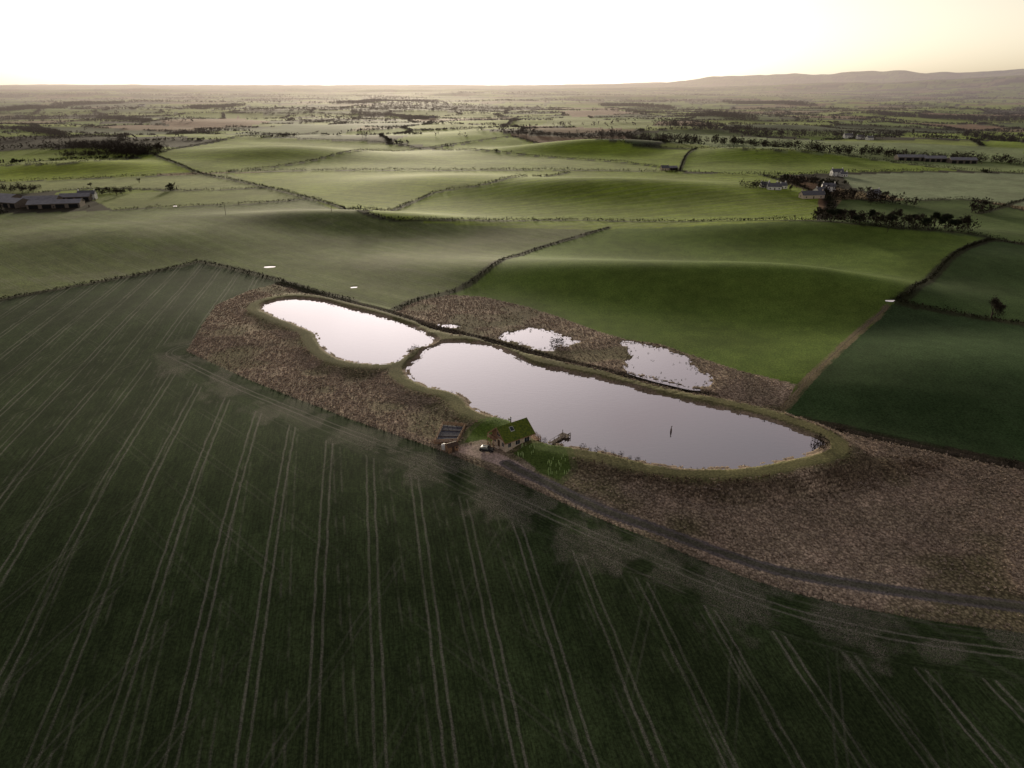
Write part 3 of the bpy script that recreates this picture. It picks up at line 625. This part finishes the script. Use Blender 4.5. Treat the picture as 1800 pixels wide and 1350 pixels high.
# ---- car
x,y=P(856,794); car=empty('parked_car',x,y,zat(x,y)+.02,math.radians(-12))
prof=[(-2.15,.35),(-2.2,.75),(-2.1,1.0),(-1.95,1.12),(-1.75,1.55),(-1.3,1.66),(.25,1.66),(.95,1.12),(1.95,.98),(2.15,.8),(2.2,.4),(1.9,.3),(-1.9,.3)]
def ext(name,pr,w1,mat,taper=None):
    vs=[(a,-(w1-(taper(b) if taper else 0)),b) for a,b in pr]+[(a,(w1-(taper(b) if taper else 0)),b) for a,b in pr]; k=len(pr)
    o=mesh(name,vs,[tuple(range(k)),tuple(range(2*k-1,k-1,-1))]+[(i,k+i,k+(i+1)%k,(i+1)%k) for i in range(k)],mat,car); return o
tp=lambda b:max(0,(b-1.05))*.32
o=ext('body',prof,.9,mPaint,tp); b=o.modifiers.new('b','BEVEL'); b.width=.05; b.segments=2
gp=[(-1.72,1.14),(-1.58,1.5),(-1.25,1.58),(.2,1.58),(.78,1.14)]
ext('side_windows',gp,.912,mGlass,tp)
vs=[(.31,-.66,1.625),(.31,.66,1.625),(.93,.82,1.15),(.93,-.82,1.15)]; vs=[(a+.03,b,c_+.02) for a,b,c_ in vs]; mesh('windscreen',vs,[(0,3,2,1)],mGlass,car)
vs=[(-1.80,-.66,1.5),(-1.80,.66,1.5),(-1.98,.8,1.15),(-1.98,-.8,1.15)]; mesh('rear_window',vs,[(0,1,2,3)],mGlass,car)
for a in (-1.35,1.35):
    for s in (-.82,.82):
        cyl('wheel',(a,s,.34),.34,.22,mTyre,car,'Y',20); cyl('hub',(a,s*1.02,.34),.2,.2,mRim,car,'Y',12)
for s in (-.65,.65): box('headlamp',(2.17,s,.75),(.08,.35,.16),mLamp,car); box('tail_lamp',(-2.18,s,.85),(.06,.25,.25),mRed,car); box('mirror',(.75,s*1.5,1.15),(.15,.2,.13),mPaint,car)
for s in (-.6,.6): box('roof_rail',(-.5,s,1.71),(1.7,.04,.05),mRim,car)
# ---- shed, tank, garden pen
x,y=P(794,792); e=empty('garden_shed',x,y,zat(x,y),math.radians(30)); 
prism('walls',2.4,3.2,2.0,2.6,mWood,e,-1.6,-1.2); roof('roof',2.4,3.2,2.0,2.6,mWoodD,e,.2,.08,-1.6,-1.2); box('door',(0,-1.24,.95),(.8,.06,1.8),mWoodD,e); box('window',(1.1,-1.24,1.3),(.5,.06,.5),mGlass,e)
x,y=P(781,789); e=empty('storage_tank',x,y,zat(x,y),0); cyl('tank_body',(0,0,.75),.85,1.3,mTank,e,'Z',24); cyl('tank_shoulder',(0,0,1.55),.85,.3,mTank,e,'Z',24,.35); cyl('tank_lid',(0,0,1.76),.3,.12,mTank,e); cyl('tank_base',(0,0,.03),1.0,.14,mStone,e)
pen=PP([(779,748),(818,752),(804,779),(764,781)]); pc=pen.mean(0); pz=zat(*pc); e=empty('fenced_garden_pen',pc[0],pc[1],pz,0)
lp=pen-pc
mesh('bed_floor',[(a*.97,b*.97,.4) for a,b in lp],[(0,3,2,1)],mCover,e)
for i_ in range(4):
    A,B=lp[i_],lp[(i_+1)%4]; Lh=np.linalg.norm(B-A); an=math.atan2(*(B-A)[::-1]); mid=(A+B)/2
    for z in (.25,.65,1.05,1.4):
        o=box('fence_rail',(mid[0],mid[1],z),(Lh,.06,.22),mWood,e); o.rotation_euler=(0,0,an)
    for t in np.linspace(0,1,6)[:-1]: o=box('fence_post',(*(A+(B-A)*t),.75),(.14,.14,1.6),mWood,e)
for t in (.33,.66):
    A=lp[0]+(lp[3]-lp[0])*t; B=lp[1]+(lp[2]-lp[1])*t; mid=(A+B)/2; o=box('bed_divider',(mid[0],mid[1],.45),(np.linalg.norm(B-A)*.9,.12,.15),mWoodD,e); o.rotation_euler=(0,0,math.atan2(*(B-A)[::-1]))
# ---- jetty
x,y=P(968,786); x2,y2=P(992,771); e=empty('timber_jetty',x,y,WL,math.atan2(y2-y,x2-x)); JL=math.hypot(x2-x,y2-y)
for i in range(int(JL/.3)): box('plank',(i*.3+.15,0,.55),(.26,1.3,.06),mPost,e)
for i in range(4):
    for s in (-.6,.6): box('pile',(.4+i*(JL-.8)/3,s,.2),(.14,.14,2.2),mPost,e)
for s in (-.6,.6): box('handrail',(JL/2,s,1.3),(JL,.07,.07),mPost,e)
box('platform',(JL,0,.48),(2.4,3.2,.08),mPost,e)
for s in (-1.5,1.5):
    box('platform_post',(JL+1.1,s,.5),(.14,.14,2.0),mPost,e)
box('bench_seat',(JL+.4,-1.1,.95),(1.2,.4,.06),mPost,e); box('bench_back',(JL+.4,-1.3,1.2),(1.2,.05,.4),mPost,e)
# ---- carved post in pond
x,y=P(1179,763); e=empty('carved_heron_post',x,y,WL,.6); cyl('stump',(0,0,.3),.32,1.4,mWoodD,e,'Z',10,.22); cyl('neck',(0,0,1.4),.16,.9,mWoodD,e,'Z',8,.08); box('head',(.15,0,1.85),(.6,.16,.16),mWoodD,e,.04)
# ---- tree guards (saplings)
V=[];Fq=[]
for (u0,v0,u1,v1,kk) in [(962,812,1000,838,26),(915,790,950,806,12),(905,803,925,812,6),(850,748,880,744,6)]:
    for i_ in range(kk):
        u_=random.uniform(u0,u1); v_=random.uniform(v0,v1); x,y=P(u_,v_); z=zat(x,y); b=len(V)
        for zz in (z-.05,z+1.0):
            for a_ in range(6): V.append((x+.08*math.cos(a_*1.047),y+.08*math.sin(a_*1.047),zz))
        for a_ in range(6): Fq.append((b+a_,b+(a_+1)%6,b+6+(a_+1)%6,b+6+a_))
soup('sapling_guards',V,Fq,mGuard)
# ---- post and wire fences
def fence(name,line,step=3.2,ht=1.15,off=0,rail=False):
    pts=[];d=np.concatenate([[0],np.cumsum(np.linalg.norm(np.diff(line,axis=0),axis=1))]); t=np.arange(0,d[-1],step)
    xs=np.interp(t,d,line[:,0]); ys=np.interp(t,d,line[:,1]); zs=height(xs,ys); V=[];Fc=[]
    def bx(a,b,w,h):
        a=Vector(a);b=Vector(b);dr=(b-a); dr.normalize(); s=dr.cross(Vector((0,0,1))); 
        if s.length<.01: s=Vector((1,0,0))
        s.normalize(); u=s.cross(dr); k=len(V)
        for p_ in (a,b):
            for (i_,j_) in ((-1,-1),(1,-1),(1,1),(-1,1)): V.append(tuple(p_+s*i_*w/2+u*j_*h/2))
        for i_ in range(4): Fc.append((k+i_,k+(i_+1)%4,k+4+(i_+1)%4,k+4+i_))
        Fc.append((k+3,k+2,k+1,k)); Fc.append((k+4,k+5,k+6,k+7))
    for i_ in range(len(t)):
        bx((xs[i_],ys[i_],zs[i_]-.2),(xs[i_],ys[i_],zs[i_]+ht),.13,.13)
        if i_: 
            for hz_ in ((.45,.8,1.1) if not rail else (.4,.75,1.1)):
                bx((xs[i_-1],ys[i_-1],zs[i_-1]+hz_),(xs[i_],ys[i_],zs[i_]+hz_),.03 if not rail else .05,.03 if not rail else .12)
    return soup(name,V,Fc,mPost)
fence('post_and_wire_fence',Lw[np.hypot(Lw[:,0],Lw[:,1])<500])
fence('post_and_wire_fence',Uw,3.5)
fence('post_and_wire_fence',fpath,3.5)
fence('post_and_rail_fence',PP([(800,798),(850,822),(885,836),(935,862)]),2.4,1.2,rail=True)
# ---- farmsteads
def house(name,u_,v_,l,w,ev,rg,rot,wall,rf,chim=True,wins=3):
    x,y=P(u_,v_); e=empty(name,x,y,zat(x,y),math.radians(rot)); prism('walls',w,l,ev,rg,wall,e,-l/2,-w/2); roof('roof',w,l,ev,rg,rf,e,.35,.15,-l/2,-w/2)
    for i_ in range(wins):
        xx=-l/2+l*(i_+.5)/wins; st=(1.3,3.8) if ev>4.2 else (1.4,)
        for z in st: box('window',(xx,-w/2-.03,z),(1.1,.1,1.2),mGlass,e)
    box('door',(l*.17-l/2+l/wins,-w/2-.04,1.05),(1.0,.1,2.1),mWoodD,e); box('gable_window',(-l/2-.03,0,ev*.6),(.1,1.0,1.2),mGlass,e)
    if chim:
        for s in (-1,1): box('chimney',(s*(l/2-.6),0,rg+.5),(.7,.9,1.6),wall,e)
    return e
def barn(u_,v_,l,w,ev,rg,rot):
    e=house('farm_barn',u_,v_,l,w,ev,rg,rot,mPost,mSheet,False,1)
    for i_ in range(4): box('bay_opening',(-l/2+l*(i_+.5)/4,-w/2-.05,ev*.42),(l/4*.7,.1,ev*.8),mTyre,e)
for a_ in [(20,362,34,16,4.5,7.5,-20),(75,358,30,14,4,7,8),(100,364,42,15,4,6.5,14),(135,352,26,12,4,6.5,14),(15,352,22,12,4,6,-15),(1600,282,40,14,5,8,-5),(1640,284,30,14,5,8,-5),(1690,287,34,14,5,8,-8),(1180,298,14,8,3,5,10)]: barn(*a_)
for a_ in [('farmhouse',155,350,15,7,5,8,10),('cottage',1426,348,22,8,3.4,6.6,8),('cottage',1442,340,15,7,3.4,6,30),('farmhouse',1455,336,12,8,5,8,-10),('cottage',1360,333,13,8,3.2,6.2,-8),('cottage',1372,331,10,8,3.2,6,5),('cottage',1344,329,9,7,3,5.5,0),('farmhouse',1470,309,13,8,5,8,0),('cottage',1482,310,8,6,3,5,0),('farmhouse',1490,243,16,9,5.5,9,0),('cottage',1512,244,14,8,4,7,0),('cottage',1528,246,12,8,4,7,12),('farmhouse',1535,348,10,7,5,8,15),('cottage',1168,299,10,7,3,6,10),('farmhouse',760,210,16,9,5,9,0),('cottage',250,187,30,12,6,10,0)]:
    nm,u_,v_,l,w,ev,rg,ro=a_; house(nm,u_,v_,l,w,ev,rg,ro,mWhite if random.random()<.75 else mStone,mSlate)
for (u_,v_) in [(583,372),(397,378),(1560,408),(1668,395)]:
    x,y=P(u_,v_); e=empty('utility_pole',x,y,zat(x,y),.3); cyl('pole',(0,0,4),.16,8.4,mBark,e,'Z',8,.11); box('crossarm',(0,0,7.6),(1.8,.12,.14),mBark,e)
# ------------------------------------------------------------ sky and sun
w=bpy.data.worlds.new('World'); scene.world=w; w.use_nodes=True; nt=w.node_tree; nt.nodes.clear(); q=M(nt)
sky=N(nt,'ShaderNodeTexSky',sky_type='NISHITA'); sky.sun_disc=False; sky.sun_elevation=SUN_EL; sky.sun_rotation=SUN_AZ; sky.air_density=1.0; sky.dust_density=2.5; sky.ozone_density=1.0; sky.altitude=100
tc=N(nt,'ShaderNodeTexCoord'); sp=N(nt,'ShaderNodeSeparateXYZ'); nt.links.new(tc.outputs['Generated'],sp.inputs[0])
bw=N(nt,'ShaderNodeRGBToBW'); nt.links.new(sky.outputs[0],bw.inputs[0])
# thin high haze pulls the sky colour towards cream low down and mauve-grey higher up
hue=q.mix(q.ramp(sp.outputs[2],.02,.40),(1.16,.99,.72),(1.03,.95,1.0))
thin=q.mix(1.,bw.outputs[0],hue,'MULTIPLY')
lum=q.mix(.80,sky.outputs[0],thin)
lum=q.mix(1.,lum,q.mix(q.ramp(sp.outputs[2],.0,.22),(2.4,2.4,2.4),(1.1,1.1,1.1)),'MULTIPLY')
vm=N(nt,'ShaderNodeVectorMath',operation='MULTIPLY_ADD'); nt.links.new(lum,vm.inputs[0]); vm.inputs[1].default_value=(1/16,)*3; vm.inputs[2].default_value=(1,1,1)
vdv=N(nt,'ShaderNodeVectorMath',operation='DIVIDE'); nt.links.new(lum,vdv.inputs[0]); nt.links.new(vm.outputs[0],vdv.inputs[1])
mp=N(nt,'ShaderNodeMapping'); mp.inputs['Scale'].default_value=(1.6,1.6,5.5); nt.links.new(tc.outputs['Generated'],mp.inputs[0])
cn=q.noise(mp.outputs[0],1.6,6,.55)
el=q.ramp(sp.outputs[2],.18,.50)
cf=q.m('MULTIPLY',q.ramp(cn,.42,.66),q.m('MULTIPLY',el,.8))
cl=q.mix(cf,vdv.outputs[0],(3.3,2.75,2.85))
bg=N(nt,'ShaderNodeBackground'); bg.inputs[1].default_value=.15; nt.links.new(cl,bg.inputs[0]); o=N(nt,'ShaderNodeOutputWorld'); nt.links.new(bg.outputs[0],o.inputs[0])
sd=Vector((math.sin(SUN_AZ)*math.cos(SUN_EL),math.cos(SUN_AZ)*math.cos(SUN_EL),math.sin(SUN_EL)))
l=bpy.data.lights.new('sun','SUN'); l.energy=5.0; l.angle=math.radians(8); l.color=(1,.87,.64); lo=link(bpy.data.objects.new('sun',l)); lo.rotation_euler=sd.to_track_quat('Z','Y').to_euler(); lo.location=(0,0,300)
# ------------------------------------------------------------ camera
cd=bpy.data.cameras.new('camera'); cd.lens=24; cd.sensor_width=36; cd.clip_start=.5; cd.clip_end=120000
co=link(bpy.data.objects.new('camera',cd)); co.location=(0,0,H); co.rotation_euler=(math.pi/2-PITCH,0,0); scene.camera=co
scene.view_settings.view_transform='Standard'; scene.view_settings.look='None'; scene.view_settings.exposure=0
